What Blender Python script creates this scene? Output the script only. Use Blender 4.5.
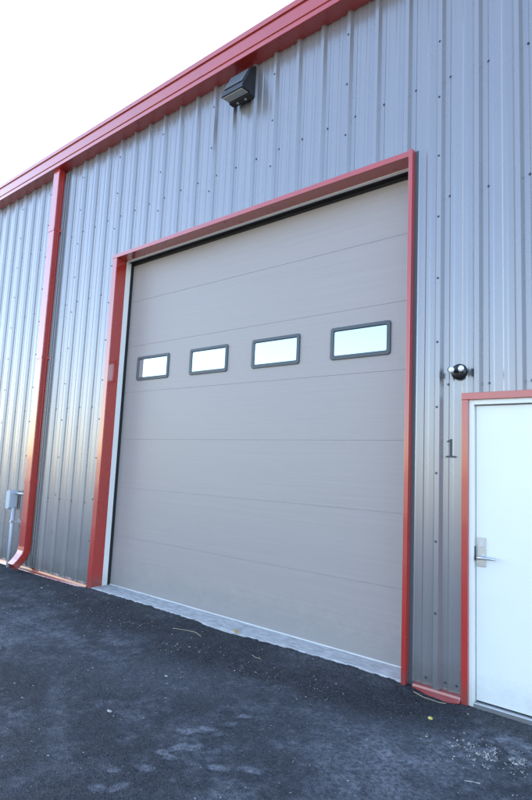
import bpy, bmesh, math, random
import numpy as np
from mathutils import Vector, Matrix, noise
random.seed(7)
sc = bpy.context.scene
for o in list(bpy.data.objects): bpy.data.objects.remove(o)
C = sc.collection
# ---------------------------------------------------------------- camera
cam = bpy.data.cameras.new('camera'); camo = bpy.data.objects.new('camera', cam); C.objects.link(camo)
cam.sensor_fit = 'VERTICAL'; cam.sensor_height = 36; cam.sensor_width = 36
cam.lens = 36*557.73/800
camo.location = (6.1173, -4.093, 1.5508)
camo.rotation_euler = (1.6913, -0.0448, 0.6951)
cam.clip_start = .05; cam.clip_end = 5000
sc.camera = camo
# ---------------------------------------------------------------- sky, sun, exposure
SUN_EL = math.radians(27)
SUN_AZ = math.radians(-66)          # clockwise from +Y (the wall faces -Y); the sun is behind the building, to the left
w = bpy.data.worlds.new('World'); sc.world = w; w.use_nodes = True
nt = w.node_tree; nt.nodes.clear()
sky = nt.nodes.new('ShaderNodeTexSky'); sky.sky_type = 'NISHITA'; sky.sun_disc = False
sky.sun_elevation = SUN_EL; sky.sun_rotation = SUN_AZ
sky.air_density = 1.0; sky.dust_density = 1.0; sky.ozone_density = 1.0; sky.altitude = 100
bg = nt.nodes.new('ShaderNodeBackground'); bg.inputs[1].default_value = .15
wo = nt.nodes.new('ShaderNodeOutputWorld')
nt.links.new(sky.outputs[0], bg.inputs[0]); nt.links.new(bg.outputs[0], wo.inputs[0])
sun = bpy.data.lights.new('sun', 'SUN'); sun.energy = 3.5; sun.angle = math.radians(.5); sun.color = (1, .95, .87)
suno = bpy.data.objects.new('sun', sun); C.objects.link(suno)
sd = Vector((math.sin(SUN_AZ)*math.cos(SUN_EL), math.cos(SUN_AZ)*math.cos(SUN_EL), math.sin(SUN_EL)))
suno.rotation_euler = sd.to_track_quat('Z', 'Y').to_euler(); suno.location = (-8, 12, 14)
sc.view_settings.view_transform = 'Standard'; sc.view_settings.look = 'None'
sc.view_settings.gamma = 1; sc.view_settings.use_curve_mapping = False
sc.view_settings.exposure = 2.27

# ---------------------------------------------------------------- materials
def mat(name, col, rough=.5, metal=0., spec=.5, coat=0., coatr=.1, var=0., vscale=(3, 3, 3), bump=0., bscale=(60, 60, 60), rvar=0.):
    m = bpy.data.materials.new(name); m.use_nodes = True; n = m.node_tree.nodes; l = m.node_tree.links
    b = n['Principled BSDF']
    b.inputs['Base Color'].default_value = (*col, 1); b.inputs['Roughness'].default_value = rough
    b.inputs['Metallic'].default_value = metal; b.inputs['Specular IOR Level'].default_value = spec
    b.inputs['Coat Weight'].default_value = coat; b.inputs['Coat Roughness'].default_value = coatr
    tc = n.new('ShaderNodeTexCoord')
    if var or rvar:
        mp = n.new('ShaderNodeMapping'); mp.inputs['Scale'].default_value = vscale; l.new(tc.outputs['Object'], mp.inputs[0])
        ns = n.new('ShaderNodeTexNoise'); ns.inputs['Scale'].default_value = 1; ns.inputs['Detail'].default_value = 6; ns.inputs['Roughness'].default_value = .6
        l.new(mp.outputs[0], ns.inputs['Vector'])
        if var:
            rp = n.new('ShaderNodeValToRGB'); e = rp.color_ramp.elements
            e[0].position = .3; e[1].position = .7
            e[0].color = (*[c*(1-var) for c in col], 1); e[1].color = (*[min(1, c*(1+var)) for c in col], 1)
            l.new(ns.outputs[0], rp.inputs[0]); l.new(rp.outputs[0], b.inputs['Base Color'])
        if rvar:
            mr = n.new('ShaderNodeMapRange'); mr.inputs[1].default_value = .3; mr.inputs[2].default_value = .7
            mr.inputs[3].default_value = max(.02, rough-rvar); mr.inputs[4].default_value = rough+rvar
            l.new(ns.outputs[0], mr.inputs[0]); l.new(mr.outputs[0], b.inputs['Roughness'])
    if bump:
        mp2 = n.new('ShaderNodeMapping'); mp2.inputs['Scale'].default_value = bscale; l.new(tc.outputs['Object'], mp2.inputs[0])
        n2 = n.new('ShaderNodeTexNoise'); n2.inputs['Scale'].default_value = 1; n2.inputs['Detail'].default_value = 4
        l.new(mp2.outputs[0], n2.inputs['Vector'])
        bm = n.new('ShaderNodeBump'); bm.inputs['Strength'].default_value = 1; bm.inputs['Distance'].default_value = bump
        l.new(n2.outputs[0], bm.inputs['Height']); l.new(bm.outputs[0], b.inputs['Normal'])
    return m
M = {}
M['siding'] = mat('grey_painted_steel', (.315, .303, .320), .27, .5, .5, 0, .10, var=.03, vscale=(.9, .9, .5), rvar=.03)
M['red'] = mat('red_painted_steel', (.43, .026, .018), .3, 0, .6, 1.0, .09, var=.06, vscale=(4, 4, 1.5), rvar=.05)
M['door'] = mat('taupe_woodgrain_steel', (.37, .32, .308), .38, 0, .5, var=.035, vscale=(.7, 1, 45), bump=.0007, bscale=(5, 5, 190), rvar=.05)
M['white'] = mat('white_painted_steel', (.82, .81, .79), .3, 0, .5, var=.02, vscale=(2, 2, 2))
M['galv'] = mat('galvanized_steel', (.62, .63, .65), .35, .6, .5, var=.1, vscale=(25, 25, 25))
M['seal'] = mat('black_rubber', (.012, .012, .014), .6)
M['frame'] = mat('dark_grey_plastic', (.075, .085, .10), .45, var=.06, vscale=(30, 30, 30))
M['pane'] = mat('coated_glass', (.52, .63, .67), .03, 1.0)
M['alu'] = mat('satin_aluminium', (.6, .61, .63), .3, .9)
M['lampbody'] = mat('bronze_black_metal', (.018, .018, .021), .38, .2, .5, .1)
M['lens'] = mat('frosted_lens', (.42, .42, .38), .35)
M['lens_glint'] = mat('lens_glint', (.85, .86, .88), .3, .2)  # near-white colour stands in for the highlights on the lamp lenses
M['boxgrey'] = mat('light_grey_enamel', (.46, .50, .56), .4, var=.04, vscale=(20, 20, 20))
M['digit'] = mat('dark_vinyl', (.05, .05, .06), .5)
M['concrete'] = mat('pale_concrete', (.47, .46, .45), .8, var=.32, vscale=(9, 22, 9), bump=.004, bscale=(70, 70, 70))
M['roof'] = mat('roof_metal', (.45, .46, .48), .4, .4)
M['wallcore'] = mat('wall_core', (.2, .2, .2), .8)
M['steel_dark'] = mat('screw_steel', (.09, .10, .13), .4, .5)
M['stone'] = mat('pale_stone', (.36, .34, .31), .8, var=.55, vscale=(30, 30, 30))
M['yellow'] = mat('yellow_leaf', (.6, .5, .14), .6)
M['tan'] = mat('tan_wood', (.45, .32, .17), .7)
M['twig'] = mat('dry_straw', (.33, .28, .20), .7)

def splash(m, top, col, amt):                       # splashed dirt near the ground, with its own uneven edge
    n = m.node_tree.nodes; l = m.node_tree.links; b = n['Principled BSDF']; old = b.inputs['Base Color'].links[0].from_socket
    tc = n.new('ShaderNodeTexCoord'); sx = n.new('ShaderNodeSeparateXYZ'); l.new(tc.outputs['Object'], sx.inputs[0])
    ns = n.new('ShaderNodeTexNoise'); ns.inputs['Scale'].default_value = 9; ns.inputs['Detail'].default_value = 9; ns.inputs['Roughness'].default_value = .75; l.new(tc.outputs['Object'], ns.inputs[0])
    mr = n.new('ShaderNodeMapRange'); mr.inputs[1].default_value = 0; mr.inputs[2].default_value = top; mr.inputs[3].default_value = .62; mr.inputs[4].default_value = -.1; l.new(sx.outputs[2], mr.inputs[0])
    ad = n.new('ShaderNodeMath'); ad.operation = 'ADD'; l.new(mr.outputs[0], ad.inputs[0]); l.new(ns.outputs[0], ad.inputs[1])
    m2 = n.new('ShaderNodeMapRange'); m2.inputs[1].default_value = .62; m2.inputs[2].default_value = 1.05; m2.inputs[4].default_value = amt; l.new(ad.outputs[0], m2.inputs[0])
    mx = n.new('ShaderNodeMix'); mx.data_type = 'RGBA'; l.new(m2.outputs[0], mx.inputs[0]); l.new(old, mx.inputs[6]); mx.inputs[7].default_value = (*col, 1)
    l.new(mx.outputs[2], b.inputs['Base Color'])
splash(M['door'], .5, (.25, .24, .235), .5); splash(M['white'], .3, (.5, .49, .47), .45); splash(M['siding'], .35, (.20, .195, .19), .6); splash(M['red'], .25, (.22, .06, .05), .6)
for k_, v_ in (('red', 1.62), ('siding', 1.7)): M[k_].node_tree.nodes['Principled BSDF'].inputs['Coat IOR'].default_value = v_
# ---------------------------------------------------------------- helpers
def tag(o, label=None, cat=None, group=None, kind=None):
    if label: o['label'] = label
    if cat: o['category'] = cat
    if group: o['group'] = group
    if kind: o['kind'] = kind
    return o
def link(name, bm, m, parent=None, smooth=False, bevel=0, seg=2):
    me = bpy.data.meshes.new(name); bmesh.ops.recalc_face_normals(bm, faces=bm.faces[:]); bm.to_mesh(me); bm.free()
    o = bpy.data.objects.new(name, me); C.objects.link(o); me.materials.append(M[m] if isinstance(m, str) else m)
    if parent:
        o.parent = parent; o.matrix_parent_inverse = world_of(parent).inverted()
    if smooth:
        for f in me.polygons: f.use_smooth = True
    if bevel:
        md = o.modifiers.new('bevel', 'BEVEL'); md.width = bevel; md.segments = seg; md.limit_method = 'ANGLE'; md.angle_limit = math.radians(35)
    return o
def world_of(p):
    m = Matrix.Translation(p.location)
    return m if p.parent is None else world_of(p.parent) @ p.matrix_parent_inverse @ m
def empty(name, loc, label=None, cat=None, group=None):
    o = bpy.data.objects.new(name, None); C.objects.link(o); o.location = loc; o.empty_display_size = .2
    return tag(o, label, cat, group)
def box(bm, x0, x1, y0, y1, z0, z1):
    vs = [bm.verts.new((x, y, z)) for x in (x0, x1) for y in (y0, y1) for z in (z0, z1)]
    for f in ((0, 1, 3, 2), (4, 6, 7, 5), (0, 4, 5, 1), (2, 3, 7, 6), (0, 2, 6, 4), (1, 5, 7, 3)):
        bm.faces.new([vs[i] for i in f])
def boxes(*L):
    bm = bmesh.new()
    for b in L: box(bm, *b)
    return bm
def prism_x(bm, prof, x0, x1):                     # prof: list of (y,z), closed
    a = [bm.verts.new((x0, y, z)) for y, z in prof]; b = [bm.verts.new((x1, y, z)) for y, z in prof]
    n = len(prof)
    for i in range(n): bm.faces.new((a[i], a[(i+1) % n], b[(i+1) % n], b[i]))
    bm.faces.new(a); bm.faces.new(b[::-1])
def prism_y(bm, prof, y0, y1):                     # prof: list of (x,z)
    a = [bm.verts.new((x, y0, z)) for x, z in prof]; b = [bm.verts.new((x, y1, z)) for x, z in prof]
    n = len(prof)
    for i in range(n): bm.faces.new((a[i], a[(i+1) % n], b[(i+1) % n], b[i]))
    bm.faces.new(a); bm.faces.new(b[::-1])
def tube(bm, pts, r, n=12, cap=True):
    rings = []
    pts = [Vector(q) for q in pts]
    for i, q in enumerate(pts):
        t = (pts[min(i+1, len(pts)-1)]-pts[max(i-1, 0)]).normalized()
        u = t.orthogonal().normalized() if i == 0 else (u - t*u.dot(t)).normalized()
        v = t.cross(u); rr = r[i] if isinstance(r, (list, tuple)) else r
        rings.append([bm.verts.new(q + u*rr*math.cos(2*math.pi*k/n) + v*rr*math.sin(2*math.pi*k/n)) for k in range(n)])
    for a, b in zip(rings, rings[1:]):
        for k in range(n): bm.faces.new((a[k], a[(k+1) % n], b[(k+1) % n], b[k]))
    if cap: bm.faces.new(rings[0][::-1]); bm.faces.new(rings[-1])
def ball(bm, c, r, n=14, sc_=(1, 1, 1)):
    m = Matrix.Translation(c) @ Matrix.Diagonal((*[r*s for s in sc_], 1))
    bmesh.ops.create_uvsphere(bm, u_segments=n, v_segments=n//2+2, radius=1, matrix=m)

# ---------------------------------------------------------------- ground
PATCH = [(-3.5, -.10), (-1.2, -.28), (-.13, -.45), (.85, -.67), (1.53, -.7), (2.35, -.78), (2.82, -.81), (3.39, -.70), (3.82, -.72), (4.17, -.65), (4.46, -.5), (4.6, -.30), (4.77, -.22), (5.07, -.18), (7, -.15)]
PX = np.array([q[0] for q in PATCH]); PY = np.array([q[1] for q in PATCH])
def axis(lo, hi, step, ends, grow=1.35):
    a = list(np.arange(lo, hi+step*.5, step)); s = step; x = a[0]
    L = []
    while x > ends[0]: s *= grow; x -= s; L.append(x)
    s = step; x = a[-1]; Rr = []
    while x < ends[1]: s *= grow; x += s; Rr.append(x)
    return np.array(L[::-1]+a+Rr)
gx = axis(-3.4, 5.5, .014, (-900, 900)); gy = axis(-3.0, .32, .014, (-900, 900))
X, Y = np.meshgrid(gx, gy)
rng = np.random.default_rng(3)
def vnoise(x, y, s, seed):                          # value noise
    g = np.random.default_rng(seed).random((256, 256)); x = x/s; y = y/s
    xi = np.floor(x).astype(int); yi = np.floor(y).astype(int); fx = x-xi; fy = y-yi
    fx = fx*fx*(3-2*fx); fy = fy*fy*(3-2*fy)
    G = lambda a, b: g[a % 256, b % 256]
    return (G(xi, yi)*(1-fx)+G(xi+1, yi)*fx)*(1-fy)+(G(xi, yi+1)*(1-fx)+G(xi+1, yi+1)*fx)*fy
def fbm(x, y, s, seed, n=5):
    v = 0; a = 1; t = 0
    for i in range(n): v = v+a*vnoise(x, y, s/2**i, seed+i); t += a; a *= .6
    return v/t
def sm(a, b, x): t = np.clip((x-a)/(b-a), 0, 1); return t*t*(3-2*t)
edge = np.interp(X, PX, PY) + (fbm(X, Y, .5, 11)-.5)*.36
patch = sm(-.07, .07, Y-edge)*(.72+.5*(fbm(X, Y, .22, 17)-.3))                       # 1 = newer, darker asphalt along the wall
patch *= sm(-1.9, -.9, X)*.9+.1
dust = fbm(X*.75+Y*.45, Y-X*.25, .8, 21)*.55 + fbm(X, Y, .16, 31)*.25 + fbm(X, Y, .045, 41, 3)*.2
dust = sm(.38, .66, dust)*.75
dust = dust*(1-.8*patch)
# scuffed dusty zones
def blob(cx, cy, rx, ry, ang=0, soft=.5):
    c, s = math.cos(ang), math.sin(ang); u = ((X-cx)*c+(Y-cy)*s)/rx; v = (-(X-cx)*s+(Y-cy)*c)/ry
    return 1-sm(1-soft, 1+soft, np.sqrt(u*u+v*v))
dust += .6*blob(4.35, -1.0, .45, .35, .4, .8)*fbm(X, Y, .1, 51)*1.3
dust += .55*blob(5.0, -.5, .30, .22, .4, .8)*sm(.4, .7, fbm(X, Y, .05, 52))*1.6
dust += .45*blob(2.6, -1.25, .9, .28, .4, .8)*fbm(X, Y, .3, 53)
# dusty tread prints
rough = .45+.9*fbm(X, Y, .05, 61)
for q in [(3.592, -2.179, .3), (3.683, -2.054, .2), (3.697, -1.894, .6), (3.643, -1.793, 1.3), (3.713, -1.722, 1.2), (3.61, -1.522, .5), (3.694, -1.528, 1.3), (3.661, -1.375, 1.0), (3.645, -1.24, .8), (3.538, -1.641, .2), (3.954, -1.783, .3), (4.095, -1.678, .2), (3.743, -2.255, 1.4), (3.665, -2.332, .2), (3.627, -1.889, .2), (3.599, -1.561, .7)]:
    k_ = .8+.5*abs(math.sin(q[0]*91)); dust += .8*blob(q[0]+.02*(fbm(X, Y, .06, 63)-.5), q[1], .043*k_, .031, q[2]+.1, .3)*rough; dust -= .35*blob(q[0]+.02, q[1]-.035, .05*k_, .014, q[2]+.1, .5)
for (a, b) in [((2.33, -1.75), (2.62, -1.96)), ((2.62, -1.96), (3.0, -2.17)), ((3.0, -2.17), (3.41, -2.37))]:
    ax, ay = a; bx, by = b; L2 = (bx-ax)**2+(by-ay)**2
    t = np.clip(((X-ax)*(bx-ax)+(Y-ay)*(by-ay))/L2, 0, 1); d = np.hypot(X-ax-t*(bx-ax), Y-ay-t*(by-ay))
    dust += .28*(1-sm(.01, .11, d))*fbm(X, Y, .12, 71)*1.4
dust = np.clip(dust, 0, 1)
near = sm(3.6, 3.0, np.abs(X-1))*0+1
Zg = -.032 - .018*sm(0, -2.5, X) + (fbm(X, Y, 1.3, 81, 3)-.5)*.02*sm(-.1, -.7, Y) + (fbm(X, Y, .05, 91, 4)-.5)*.012
Zg += patch*.006 + (rng.random(X.shape)-.5)*.0035*(1-.4*patch)
apr = sm(-.16, -.02, Y)*sm(-.35, .0, X)*sm(4.5, 4.15, X); Zg += apr*.020
Zg = np.where((Y > .28), -.045, Zg)
Zg = np.where((np.abs(X) > 60) | (np.abs(Y) > 60), -.04, Zg)
ny, nx = X.shape
me = bpy.data.meshes.new('ground')
co = np.stack([X, Y, Zg], -1).reshape(-1, 3)
idx = np.arange(nx*ny).reshape(ny, nx)
F = np.stack([idx[:-1, :-1], idx[:-1, 1:], idx[1:, 1:], idx[1:, :-1]], -1).reshape(-1, 4)
me.vertices.add(len(co)); me.vertices.foreach_set('co', co.ravel().astype(np.float32))
me.loops.add(F.size); me.loops.foreach_set('vertex_index', F.ravel().astype(np.int32))
me.polygons.add(len(F)); me.polygons.foreach_set('loop_start', np.arange(0, F.size, 4, dtype=np.int32)); me.polygons.foreach_set('loop_total', np.full(len(F), 4, np.int32))
me.update(calc_edges=True)
att = me.attributes.new('wear', 'FLOAT_COLOR', 'POINT')
att.data.foreach_set('color', np.stack([dust, patch, 0*dust, 1+0*dust], -1).reshape(-1).astype(np.float32))
ground = bpy.data.objects.new('ground', me); C.objects.link(ground); tag(ground, kind='structure')
def ground_mat():
    m = bpy.data.materials.new('asphalt'); m.use_nodes = True; n = m.node_tree.nodes; l = m.node_tree.links; b = n['Principled BSDF']
    tc = n.new('ShaderNodeTexCoord'); at = n.new('ShaderNodeAttribute'); at.attribute_name = 'wear'
    sp = n.new('ShaderNodeSeparateColor'); l.new(at.outputs['Color'], sp.inputs[0])
    def mixc(f, a, b_):
        x = n.new('ShaderNodeMix'); x.data_type = 'RGBA'
        for s, v in ((x.inputs[0], f), (x.inputs[6], a), (x.inputs[7], b_)):
            if isinstance(v, bpy.types.NodeSocket): l.new(v, s)
            else: s.default_value = v if not isinstance(v, tuple) else (*v, 1)
        return x.outputs[2]
    base = mixc(sp.outputs[1], (.025, .028, .036), (.009, .010, .012))
    # aggregate
    vo = n.new('ShaderNodeTexVoronoi'); vo.inputs['Scale'].default_value = 130; l.new(tc.outputs['Object'], vo.inputs['Vector'])
    r1 = n.new('ShaderNodeMapRange'); r1.inputs[1].default_value = 0; r1.inputs[2].default_value = 1; l.new(vo.outputs['Color'], r1.inputs[0])
    sx = n.new('ShaderNodeSeparateColor'); l.new(vo.outputs['Color'], sx.inputs[0])
    rp = n.new('ShaderNodeMapRange'); rp.inputs[1].default_value = .55; rp.inputs[2].default_value = 1.0; rp.inputs[4].default_value = .5; l.new(sx.outputs[0], rp.inputs[0])
    agg = mixc(rp.outputs[0], base, (.12, .128, .145))
    # dust, broken up by grain
    ng = n.new('ShaderNodeTexNoise'); ng.inputs['Scale'].default_value = 38; ng.inputs['Detail'].default_value = 8; ng.inputs['Roughness'].default_value = .75; l.new(tc.outputs['Object'], ng.inputs['Vector'])
    mg = n.new('ShaderNodeMapRange'); mg.inputs[1].default_value = .42; mg.inputs[2].default_value = .60; mg.inputs[3].default_value = .22; mg.inputs[4].default_value = 1.; l.new(ng.outputs[0], mg.inputs[0])
    mu = n.new('ShaderNodeMath'); mu.operation = 'MULTIPLY'; l.new(sp.outputs[0], mu.inputs[0]); l.new(mg.outputs[0], mu.inputs[1])
    col = mixc(mu.outputs[0], agg, (.235, .245, .275))
    # pale specks of grit
    v2 = n.new('ShaderNodeTexVoronoi'); v2.inputs['Scale'].default_value = 55; l.new(tc.outputs['Object'], v2.inputs['Vector'])
    s2 = n.new('ShaderNodeSeparateColor'); l.new(v2.outputs['Color'], s2.inputs[0])
    g1 = n.new('ShaderNodeMath'); g1.operation = 'GREATER_THAN'; g1.inputs[1].default_value = .975; l.new(s2.outputs[1], g1.inputs[0])
    g2 = n.new('ShaderNodeMath'); g2.operation = 'LESS_THAN'; g2.inputs[1].default_value = .22; l.new(v2.outputs['Distance'], g2.inputs[0])
    g3 = n.new('ShaderNodeMath'); g3.operation = 'MULTIPLY'; l.new(g1.outputs[0], g3.inputs[0]); l.new(g2.outputs[0], g3.inputs[1])
    col = mixc(g3.outputs[0], col, (.26, .26, .26))
    l.new(col, b.inputs['Base Color']); b.inputs['Roughness'].default_value = .78; b.inputs['Specular IOR Level'].default_value = .35
    bp = n.new('ShaderNodeBump'); bp.inputs['Strength'].default_value = .8; bp.inputs['Distance'].default_value = .007
    l.new(vo.outputs['Distance'], bp.inputs['Height']); l.new(bp.outputs[0], b.inputs['Normal'])
    return m
me.materials.append(ground_mat())
for f in me.polygons: pass
# unseen tan ground sheet, added to reflect warm light into the steel
M['bounce_ground'] = mat('bounce_tan', (.34, .30, .21), .95, var=.25, vscale=(.2, .2, .2), bump=.03, bscale=(3, 3, 3))  # tan colour of the added sheet that warms the reflections
b = bmesh.new(); vs = [b.verts.new(v) for v in ((-300, -400, .02), (300, -400, .02), (300, -15, .02), (-300, -15, .02))]; b.faces.new(vs)
tag(link('bounce_ground', b, 'bounce_ground'), kind='structure')
# concrete apron at the overhead door, ragged outer edge
b = bmesh.new(); top = []; bot = []
N = 130
for i in range(N+1):
    x = -.03 + 4.19*i/N
    y = -.012 + (noise.noise(Vector((x*3, 0, 0)))*.008 + noise.noise(Vector((x*14, 5, 0)))*.007 + noise.noise(Vector((x*45, 5, 0)))*.004) - .05*math.exp(-((x-2.3)/.5)**2) + .03*math.exp(-((x-3.6)/.4)**2)
    z = -.002 - .010*max(0, noise.noise(Vector((x*9, 9, 0))))
    top.append((b.verts.new((x, .15, 0)), b.verts.new((x, y+.025, -.001)), b.verts.new((x, y, z-.006)), b.verts.new((x, y-.004, -.08)), b.verts.new((x, .45, 0))))
for a, c in zip(top, top[1:]):
    b.faces.new((a[4], a[0], c[0], c[4]))
    for k in range(3): b.faces.new((a[k], a[k+1], c[k+1], c[k]))
tag(link('concrete_apron', b, 'concrete'), kind='structure')

# ---------------------------------------------------------------- building
XL, XR, YB, ZE = -14.0, 9.5, 16.0, 5.93
bld = empty('warehouse', (0, 0, 0), 'grey ribbed metal warehouse with red trim, big overhead door and white side door', 'building')
OX0, OX1, OZ = 0.0, 4.131, 4.2                       # overhead door opening
MX0, MX1, MZ = 4.625, 5.62, 2.115                    # man door opening
b = boxes((XL, OX0-.02, .042, .30, -.10, ZE+.05), (OX1+.02, MX0-.004, .042, .30, -.10, OZ+.02), (MX1+.004, XR, .042, .30, -.10, OZ+.02), (MX0-.004, MX1+.004, .042, .30, MZ+.01, OZ+.02),
          (OX0-.02, XR, .042, .30, OZ+.02, ZE+.05),
          (XL, XL+.2, .30, YB, -.10, ZE+.05), (XR-.2, XR, .30, YB, -.10, ZE+.05), (XL+.2, XR-.2, YB-.2, YB, -.10, ZE+.05))
link('wall_core', b, 'wallcore', bld)
b = bmesh.new(); prism_x(b, [(-.02, 6.10), (8, 6.75), (YB+.1, 6.10), (YB+.1, 5.99), (-.02, 5.985)], XL-.1, XR+.1)
link('roof', b, 'roof', bld)
# ribbed sheets, 0.9 m cover width, three ribs each
P = .30; RC = 4.385; HB, HT, PAN = .038, .018, .032
def prof_y(x):
    u = (x-RC+P/2) % P - P/2; a = abs(u)
    if a <= HT: return 0.
    if a <= HB: return PAN*(a-HT)/(HB-HT)
    for c in (.1, -.1):
        d = abs(u-c)
        if d < .022: return PAN-.0055*min(1, (.022-d)/.010)
    return PAN
def prof_pts(x0, x1):
    xs = {round(x0, 5), round(x1, 5)}
    k0 = math.floor((x0-RC)/P)-1; k1 = math.ceil((x1-RC)/P)+1
    for k in range(k0, k1+1):
        for o_ in (-HB, -HT, HT, HB, .078, .088, .112, .122, -.078, -.088, -.112, -.122):
            x = RC+k*P+o_
            if x0 < x < x1: xs.add(round(x, 5))
    return sorted(xs)
def sheet(bm, x0, x1, z0, z1, seed):
    xs = prof_pts(x0, x1); nz = max(1, int((z1-z0)/.12)); rows = []
    for j in range(nz+1):
        z = z0+(z1-z0)*j/nz
        rows.append([bm.verts.new((x, prof_y(x) + (.0010 if .001 < prof_y(x) else .0003)*noise.noise(Vector((x*1.6+seed, z*.8, seed*3.7))), z)) for x in xs])
    for r, s in zip(rows, rows[1:]):
        for i in range(len(xs)-1): bm.faces.new((r[i], r[i+1], s[i+1], s[i]))
SHEET_X = OX0-.075, 4.196
k = -20; sheets = []
while RC+.9*k < XR:
    a, c = RC+.9*k, min(RC+.9*(k+1), XR); k += 1
    if c <= XL: continue
    a = max(a, XL)
    bm = bmesh.new()
    cuts = sorted({a, c} | {v for v in (SHEET_X[0], SHEET_X[1], 4.59, MX1+.03) if a < v < c})
    for p_, q_ in zip(cuts, cuts[1:]):
        mid = (p_+q_)/2; z0 = 0.0
        if SHEET_X[0] <= mid <= SHEET_X[1]: z0 = OZ+.043
        elif 4.59 <= mid <= MX1+.03: z0 = MZ+.045
        e0 = -.016 if p_ == a and a > XL+.1 else 0
        sheet(bm, p_+e0, q_, z0, ZE+.03, k)
    o = link('wall_sheet', bm, 'siding', bld)
    for f in o.data.polygons: f.use_smooth = True
    o.data.set_sharp_from_angle(angle=math.radians(10))
    o.location.y = -.0006*(k % 2)
    sheets.append((a, c, o))
# screws: one mesh, one object each (sub-parts of their sheet)
bm = bmesh.new()
tube(bm, [(0, .001, 0), (0, -.001, 0)], .010, 10); tube(bm, [(0, -.001, 0), (0, -.007, 0)], [.0062, .0055], 6)
first = None
def screw(x, z, y):
    global first
    sh = [s for s in sheets if s[0] <= x < s[1]][0][2]
    if first is None:
        first = link('screw', bm, 'steel_dark', sh); o = first
    else:
        o = first.copy(); C.objects.link(o); o.parent = sh
    o.matrix_parent_inverse = Matrix(); o.location = (x, y-sh.location.y, z)
cand = []
for z, xa in ((4.80, -2.8), (3.76, -2.6), (2.24, -2.6), (1.0, -1.4)):
    for i in range(-30, 6):
        x = RC+P*i+.078
        if x < xa or x > 5.4: continue
        if OX0-.1 < x < 4.21 and z < 4.3: continue
        if 4.2 < x < 5.7 and z < 2.2: continue
        cand.append((x + random.uniform(-.006, .006), z+random.uniform(-.006, .006), PAN-.006))
for kx in range(-8, 1):
    x = RC+.9*kx+.0
    for j in range(12):
        z = .55+.51*j
        if OX0-.1 < x < 4.2 and z < 4.3: continue
        if x < -2.9: continue
        cand.append((x-.003, z+random.uniform(-.01, .01), -.001))
for x in (4.30, 4.45, 4.53): cand.append((x, .07, prof_y(x)))
print('screws', len(cand))
for q in cand: screw(*q)
# base trim
b = bmesh.new(); prism_x(b, [(.031, .016), (-.010, .010), (-.014, -.010), (-.040, -.030), (-.042, -.036), (.031, -.038)], XL, OX0-.09)
link('base_trim', b, 'red', bld)
b = bmesh.new(); rows = []
for i in range(25):                                  # the short piece between the doors, bent down in the middle
    t = i/24; x = 4.215+.36*t; s = math.sin(math.pi*t)**.7; lip = .018+.030*s
    rows.append([b.verts.new(v) for v in ((x, .03, .022), (x, -.008, .014), (x, -.012, -.001), (x, -.012-lip, -.016-.010*s), (x, -.012-lip, -.021-.010*s), (x, .03, -.03))])
for r, s in zip(rows, rows[1:]):
    for k_ in range(6): b.faces.new((r[k_], r[(k_+1) % 6], s[(k_+1) % 6], s[k_]))
b.faces.new(rows[0]); b.faces.new(rows[-1][::-1])
link('base_trim', b, 'red', bld)
b = boxes((MX1+.09, XR, -.014, .03, -.034, .015)); link('base_trim', b, 'red', bld)
# overhead door opening: red trim, white jamb, black seal
DY = .271
b = boxes((OX0-.0875, OX0+.003, -.008, .0, -.02, OZ+.048), (OX0-.006, OX0+.003, .0, .15, -.02, OZ+.0), (OX0-.0875, OX0-.083, .0, .03, -.02, OZ+.048))
link('door_trim', b, 'red', bld, bevel=.002)
b = boxes((OX1, OX1+.036, -.03, -.004, -.02, OZ+.048), (OX1, OX1+.008, -.004, .15, -.02, OZ), (OX1+.03, OX1+.036, -.004, .03, -.02, OZ+.046))
link('door_trim', b, 'red', bld, bevel=.002)
b = boxes((OX0-.0875, OX1-.001, -.012, -.004, OZ, OZ+.050), (OX0+.004, OX1-.001, -.004, .15, OZ, OZ+.006), (OX0-.0875, OX1-.001, -.004, .03, OZ+.043, OZ+.050))
link('door_trim', b, 'red', bld, bevel=.002)
b = boxes((OX1+.036, OX1+.066, .024, .034, -.02, OZ+.045)); link('trim_shadow_gap', b, 'frame', bld)  # recess beside the trim, its shadow put into the dark grey material
b = boxes((OX0-.014, OX0+.002, .151, .227, -.0, OZ-.004)); link('door_jamb', b, 'white', bld, bevel=.002)
b = boxes((OX1, OX1+.014, .151, .227, -.0, OZ-.004)); link('door_jamb', b, 'white', bld, bevel=.002)
b = boxes((OX0+.003, OX1-.001, .151, .185, OZ-.012, OZ+.006)); link('door_jamb', b, 'white', bld, bevel=.002)

od = boxes(); Sx = .61
for i in range(7):                                   # seven sections, tongue-and-groove seams
    z0 = i*Sx+(.001 if i else .012); z1 = (i+1)*Sx-.001
    if i == 6: z1 = 4.24
    box(od, OX0-.0, OX1+.03, DY, DY+.045, z0, z1)
box(od, OX0+.0, OX1+.03, DY+.0035, DY+.04, .02, 4.2)
overhead = link('overhead_door', od, 'door', bld, bevel=.0012)
link('side_seal', boxes((OX0-.02, OX0+.004, .228, DY-.002, 0, OZ+.01)), 'seal', overhead)
link('side_seal', boxes((OX1-.004, OX1+.02, .223, DY-.002, 0, OZ+.01)), 'seal', overhead)
b = boxes((OX0+.002, OX1-.003, .186, DY-.002, OZ-.006, OZ+.02), (OX0+.002, OX1-.003, DY-.018, DY-.001, OZ-.035, OZ-.006)); link('head_seal', b, 'seal', overhead)
b = boxes((OX0+.002, OX1, DY-.008, DY+.03, .001, .011)); link('bottom_seal', b, 'white', overhead)
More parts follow.
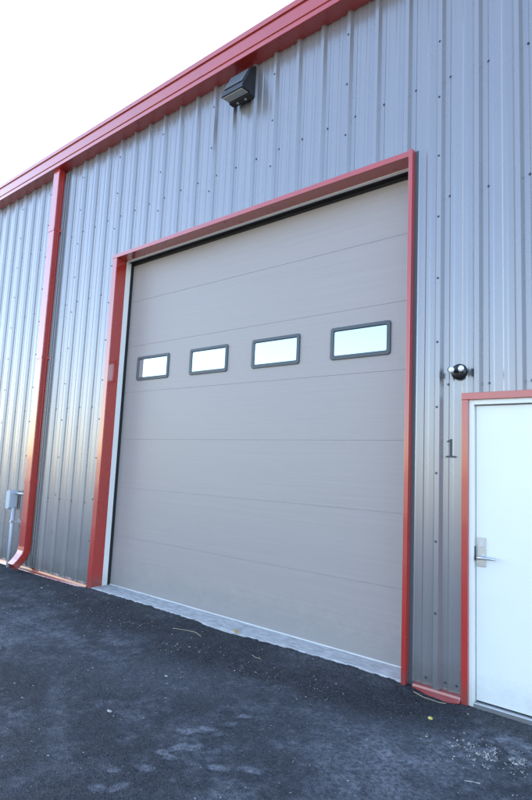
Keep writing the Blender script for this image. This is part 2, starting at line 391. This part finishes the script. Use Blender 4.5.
def rrect(x0, x1, z0, z1, r, n=5):
    P_ = []
    for cx, cz, a0 in ((x1-r, z1-r, 0), (x0+r, z1-r, 90), (x0+r, z0+r, 180), (x1-r, z0+r, 270)):
        for i in range(n+1):
            a = math.radians(a0+90*i/n); P_.append((cx+r*math.cos(a), cz+r*math.sin(a)))
    return P_
for x0, x1 in ((.240, .868), (1.240, 1.862), (2.215, 2.852), (3.213, 3.845)):
    z0, z1 = 2.583, 2.897; bm = bmesh.new()
    layers = [(rrect(x0, x1, z0, z1, .03), DY+.001), (rrect(x0+.004, x1-.004, z0+.004, z1-.004, .028), DY-.015), (rrect(x0+.034, x1-.034, z0+.034, z1-.034, .015), DY-.017),
              (rrect(x0+.042, x1-.042, z0+.042, z1-.042, .012), DY-.008), (rrect(x0+.044, x1-.044, z0+.044, z1-.044, .012), DY+.001)]
    R_ = [[bm.verts.new((x, y, z)) for x, z in L] for L, y in layers]
    for a, c in zip(R_, R_[1:]):
        for i in range(len(a)): bm.faces.new((a[i], a[(i+1) % len(a)], c[(i+1) % len(a)], c[i]))
    link('window_frame', bm, 'frame', overhead)
    bm = bmesh.new(); prism_y(bm, rrect(x0+.043, x1-.043, z0+.043, z1-.043, .012), DY-.004, DY-.001); link('window_pane', bm, 'pane', overhead)

# man door
b = boxes((4.578, MX0, -.012, .03, -.025, MZ-.0), (4.578, MX1+.047, -.016, .03, MZ, MZ+.051), (MX1, MX1+.047, -.012, .03, -.025, MZ))
link('door_trim', b, 'red', bld, bevel=.002)
b = boxes((MX0, MX0+.036, .008, .2, -.03, MZ-.0), (MX1-.036, MX1, .008, .2, -.03, MZ), (MX0+.036, MX1-.036, .008, .2, MZ-.036, MZ))
link('door_frame', b, 'white', bld, bevel=.002)
md_ = link('side_door', boxes((MX0+.040, MX1-.040, .045, .09, .012, MZ-.042)), 'white', bld, bevel=.002)
link('threshold', boxes((MX0+.036, MX1-.036, .0, .2, -.03, .004)), 'alu', bld, bevel=.003)
b = boxes((4.676, 4.735, .035, .045, .920, 1.125)); link('lock_plate', b, 'alu', md_, bevel=.003)
b = boxes((4.690, 4.722, .031, .035, 1.055, 1.10)); link('keypad', b, 'galv', md_, bevel=.004)
b = bmesh.new(); tube(b, [(4.706, .036, .985), (4.706, -.012, .985)], .014, 14); tube(b, [(4.69, -.015, .985), (4.73, -.020, .987), (4.78, -.018, .988), (4.815, -.008, .986)], [.011, .011, .010, .009], 12)
link('door_handle', b, 'alu', md_, smooth=True)
link('strike_plate', boxes((MX0+.036, MX0+.0395, .02, .043, .96, 1.06)), 'steel_dark', bld)

# gutter along the eave
b = bmesh.new()
G = [(.028, 5.905), (-.148, 5.905), (-.152, 5.909), (-.152, 5.955), (-.146, 5.960), (-.146, 5.966), (-.160, 5.972), (-.168, 6.090), (-.160, 6.095), (-.160, 6.102), (-.185, 6.106), (-.188, 6.165), (-.178, 6.170), (-.03, 6.165), (-.021, 6.10), (-.021, 5.985), (.028, 5.98)]
prism_x(b, G, XL-.1, XR+.1); link('gutter', b, 'red', bld, bevel=.002)
# downspout
b = bmesh.new(); DX0, DX1 = -1.70, -1.535
path = [(-.052, 5.91), (-.052, .30), (-.060, .235), (-.082, .175), (-.145, .09), (-.205, .035)]
rows = []
for i, (y, z) in enumerate(path):
    a = Vector(path[max(i-1, 0)]); c = Vector(path[min(i+1, len(path)-1)]); t = (c-a).normalized(); nn = Vector((t.y, -t.x))
    h = .052
    p1 = Vector((y, z))-nn*h*1; p2 = Vector((y, z))+nn*h*1
    rows.append([b.verts.new((DX0, p1.x, p1.y)), b.verts.new((DX1, p1.x, p1.y)), b.verts.new((DX1, p2.x, p2.y)), b.verts.new((DX0, p2.x, p2.y))])
for r, s in zip(rows, rows[1:]):
    for k_ in range(4): b.faces.new((r[k_], r[(k_+1) % 4], s[(k_+1) % 4], s[k_]))
b.faces.new(rows[0])
ds = link('downspout', b, 'red', bld, bevel=.008, seg=3)
for z in (4.95, 3.0, 1.2):
    link('pipe_strap', boxes((DX0-.035, DX1+.035, -.003, .0, z-.02, z+.02), (DX0-.003, DX0, -.106, -.003, z-.02, z+.02), (DX1, DX1+.003, -.106, -.003, z-.02, z+.02), (DX0-.003, DX1+.003, -.109, -.106, z-.02, z+.02)), 'red', ds)
b = boxes((-1.50, -1.47, -.006, .03, .02, 5.86), (-1.44, -1.43, -.004, .03, .02, 5.86)); link('corner_strip', b, 'siding', bld, bevel=.003)

# ---------------------------------------------------------------- things on the wall
fl = empty('floodlight', (2.175, 0, 5.5), 'black wedge shaped wall floodlight mounted high up just under the red gutter', 'wall light')
b = bmesh.new(); prism_x(b, [(-.03, 5.84), (-.09, 5.80), (-.215, 5.545), (-.222, 5.495), (-.10, 5.505), (-.085, 5.485), (-.03, 5.485)], 2.02, 2.335)
link('housing', b, 'lampbody', fl, bevel=.008, seg=3)
b = boxes((2.035, 2.32, -.03, .0, 5.50, 5.86)); link('back_plate', b, 'lampbody', fl, bevel=.004)
b = bmesh.new(); v = [(-.208, 5.4925), (-.112, 5.5005), (-.112, 5.4955), (-.208, 5.4875)]; prism_x(b, v, 2.04, 2.315); link('lens', b, 'lens', fl)
for x in (2.12, 2.235):
    b = bmesh.new(); tube(b, [(x, -.058, 5.488), (x, -.058, 5.480)], .015, 14); link('sensor', b, 'lens', fl)
b = bmesh.new(); prism_x(b, [(-.1035, 5.782), (-.2, 5.584), (-.205, 5.587), (-.1085, 5.785)], 2.045, 2.31); link('heat_shield', b, 'frame', fl)

el = empty('twin_head_lamp', (4.551, .024, 2.332), 'small round black lamp with two shiny heads above the left corner of the white door', 'wall light')
b = bmesh.new(); n_ = 24; prev = None
for r, y in ((.060, .026), (.062, .008), (.057, -.006), (.043, -.016), (.02, -.021)):
    ring = [b.verts.new((4.551+r*math.cos(2*math.pi*k/n_), y, 2.332+r*math.sin(2*math.pi*k/n_))) for k in range(n_)]
    if prev:
        for k in range(n_): b.faces.new((prev[k], prev[(k+1) % n_], ring[(k+1) % n_], ring[k]))
    prev = ring
b.faces.new(prev); link('canopy', b, 'lampbody', el, smooth=True)
for dx, dz in ((-.026, .004), (.047, .008)):
    c = Vector((4.551+dx, -.080, 2.332+dz)); d = Vector((.45, -.88, -.10)).normalized()
    b = bmesh.new(); tube(b, [Vector((4.551+dx*.35, .0, 2.332)), c-d*.045, c-d*.035, c-d*.012, c], [.010, .010, .019, .025, .026], 18)
    h = link('lamp_head', b, 'lampbody', el, bevel=.002)
    b = bmesh.new(); ball(b, c+d*.001, .0235, 16, (1, .55, 1)); q = link('lamp_lens', b, 'lens_glint', h, smooth=True)
g = 'small dark marks beside the round lamp'  # thin dark plates at the two dark marks on the wall
tag(link('wall_mark', boxes((4.402, 4.420, -.003, .004, 2.295, 2.340)), 'digit', bevel=.001), 'small dark mark on the metal wall left of the round twin lamp', 'clip', g)
tag(link('wall_mark', boxes((4.640, 4.654, .008, .030, 2.295, 2.350)), 'digit', bevel=.001), 'narrow dark mark on the metal wall right of the round twin lamp', 'clip', g)
# digit
b = bmesh.new(); x0, z0 = 4.445, 1.688
D = [(0, 0), (.078, 0), (.078, .010), (.047, .014), (.047, .138), (.040, .138), (.010, .122), (.010, .114), (.032, .120), (.032, .014), (0, .010)]
prism_y(b, [(x0+p_[0], z0+p_[1]) for p_ in D], .0195, .023)
tag(link('house_number', b, 'digit'), 'dark serif numeral 1 on the grey metal wall left of the white door', 'number')
# meter / conduit box
ub = empty('conduit_box', (-2.0, -.06, -.04), 'pale grey electrical box on an upright conduit left of the red downspout', 'electrical box')
b = bmesh.new()
prism_y(b, [(x, z) for x, z in rrect(-2.165, -2.052, .775, 1.05, .045)], -.125, -.004); link('box_body', b, 'boxgrey', ub, bevel=.006)
b = bmesh.new(); tube(b, [(-2.03, -.062, .80), (-2.03, -.062, -.06)], .024, 14); link('conduit', b, 'boxgrey', ub, smooth=True)
b = bmesh.new(); tube(b, [(-2.06, -.04, 1.01), (-1.86, -.035, 1.012), (-1.82, -.02, 1.012), (-1.81, .03, 1.012)], .016, 12); link('side_conduit', b, 'galv', ub, smooth=True)
b = boxes((-2.062, -1.86, -.004, -.001, .59, .62)); box(b, -2.062, -1.998, -.09, -.086, .59, .62); box(b, -2.062, -2.058, -.09, -.001, .59, .62); box(b, -2.002, -1.998, -.09, -.001, .59, .62)
link('pipe_clamp', b, 'galv', ub)
b = bmesh.new(); tube(b, [(-1.93+.022*math.cos(a), -.012, .62+.022*math.sin(a)) for a in np.linspace(0, 6.0, 14)], .004, 6); tube(b, [(-1.86, -.012, .60), (-1.93, -.02, .64), (-1.99, -.015, .61)], .004, 6)
link('wire_loop', b, 'galv', ub)

# ---------------------------------------------------------------- litter and grit
def gz(x, y):
    i = int(np.clip(np.searchsorted(gx, x), 0, nx-1)); j = int(np.clip(np.searchsorted(gy, y), 0, ny-1)); return float(Zg[j, i])
bm = bmesh.new()
def stone(x, y, r):
    m = Matrix.Translation((x, y, gz(x, y)+r*.3)) @ Matrix.Rotation(random.random()*6, 4, 'Z') @ Matrix.Diagonal((r*random.uniform(.8, 1.5), r*random.uniform(.6, 1.1), r*random.uniform(.5, .8), 1))
    res = bmesh.ops.create_icosphere(bm, subdivisions=1, radius=1, matrix=m)
    for v in res['verts']: v.co += Vector((random.uniform(-1, 1), random.uniform(-1, 1), random.uniform(-1, 1)))*r*.18
for i in range(900):
    t = random.gauss(0, 1); x = 4.99+.12*t+random.gauss(0, .05); y = -.60+.03*t+random.gauss(0, .085)
    if noise.noise(Vector((x*14, y*14, 2))) < -.02: continue
    stone(x, y, .0018+.006*random.random()**3)
for i in range(700):
    x = random.uniform(.0, 3.9); e = float(np.interp(x, PX, PY))
    if noise.noise(Vector((x*2.3, 3, 1))) + .25 < random.random()*.7: continue
    stone(x, e+random.gauss(.16, .12), .0014+.0045*random.random()**2)
for i in range(380):
    x = random.uniform(-2.5, 5.3); y = random.uniform(-2.6, -.06); stone(x, y, random.uniform(.002, .0055))
tag(link('loose_gravel', bm, 'stone'), 'pale loose grit scattered over the dark asphalt', 'gravel', kind='stuff')
def litter(name, bm_, m, label, cat, group=None): tag(link(name, bm_, m), label, cat, group)
b = bmesh.new(); vs = [(2.40, -.02), (2.47, -.05), (2.49, -.025), (2.43, .01)]
a = [b.verts.new((x, y, .001)) for x, y in vs]; c = [b.verts.new((x, y, .014)) for x, y in vs]; b.faces.new(a[::-1]); b.faces.new(c)
for i in range(4): b.faces.new((a[i], a[(i+1) % 4], c[(i+1) % 4], c[i]))
litter('wood_chip', b, 'tan', 'tan wood chip lying on the edge of the concrete apron', 'wood chip')
z = gz(4.52, -.39); b = bmesh.new(); ball(b, (4.52, -.39, z+.010), .014, 8, (1.2, .8, .7)); litter('yellow_pebble', b, 'yellow', 'small yellow pebble on the asphalt in front of the bent base trim', 'pebble')
def twig(pts, label, m='twig', r=.0025):
    b = bmesh.new(); tube(b, [(x, y, gz(x, y)+.004) for x, y in pts], r, 6); litter('straw', b, m, label, 'straw', 'bits of straw on the asphalt')
twig([(2.92, -.33), (2.97, -.36), (3.03, -.35)], 'pale bent straw on the dark asphalt in front of the overhead door')
twig([(1.9, -.33), (2.0, -.27), (2.14, -.25), (2.26, -.30)], 'long curved straw on the dark asphalt, farthest from the white door', r=.003)
twig([(4.96, -.97), (5.0, -.95), (5.03, -.94)], 'short straw lying beside the pale grit near the white door', m='stone', r=.003)
b = bmesh.new(); b2 = [(4.26, -.085), (4.34, -.105), (4.46, -.10), (4.50, -.085)]; tube(b, [(x, y, gz(x, y)+.004) for x, y in b2], .003, 6)
litter('sealant_strip', b, 'twig', 'thin pale strip lying on the ground under the bent red base trim', 'strip')
for x, y, r in ((3.0, -1.8, .016), (-.44, -.40, .014), (2.78, -1.15, .012)):
    z = gz(x, y); b = bmesh.new(); ball(b, (x, y, z+.002), r, 8, (1.4, .8, .35))
    lab = {3.0: 'pale flat stone chip lying on bare asphalt nearest the bottom edge', -.44: 'pale flat stone chip on the asphalt near the downspout', 2.78: 'pale flat stone chip midway between the door and the camera'}[x]
    litter('stone_chip', b, 'stone', lab, 'stone', 'flat stone chips on the asphalt')
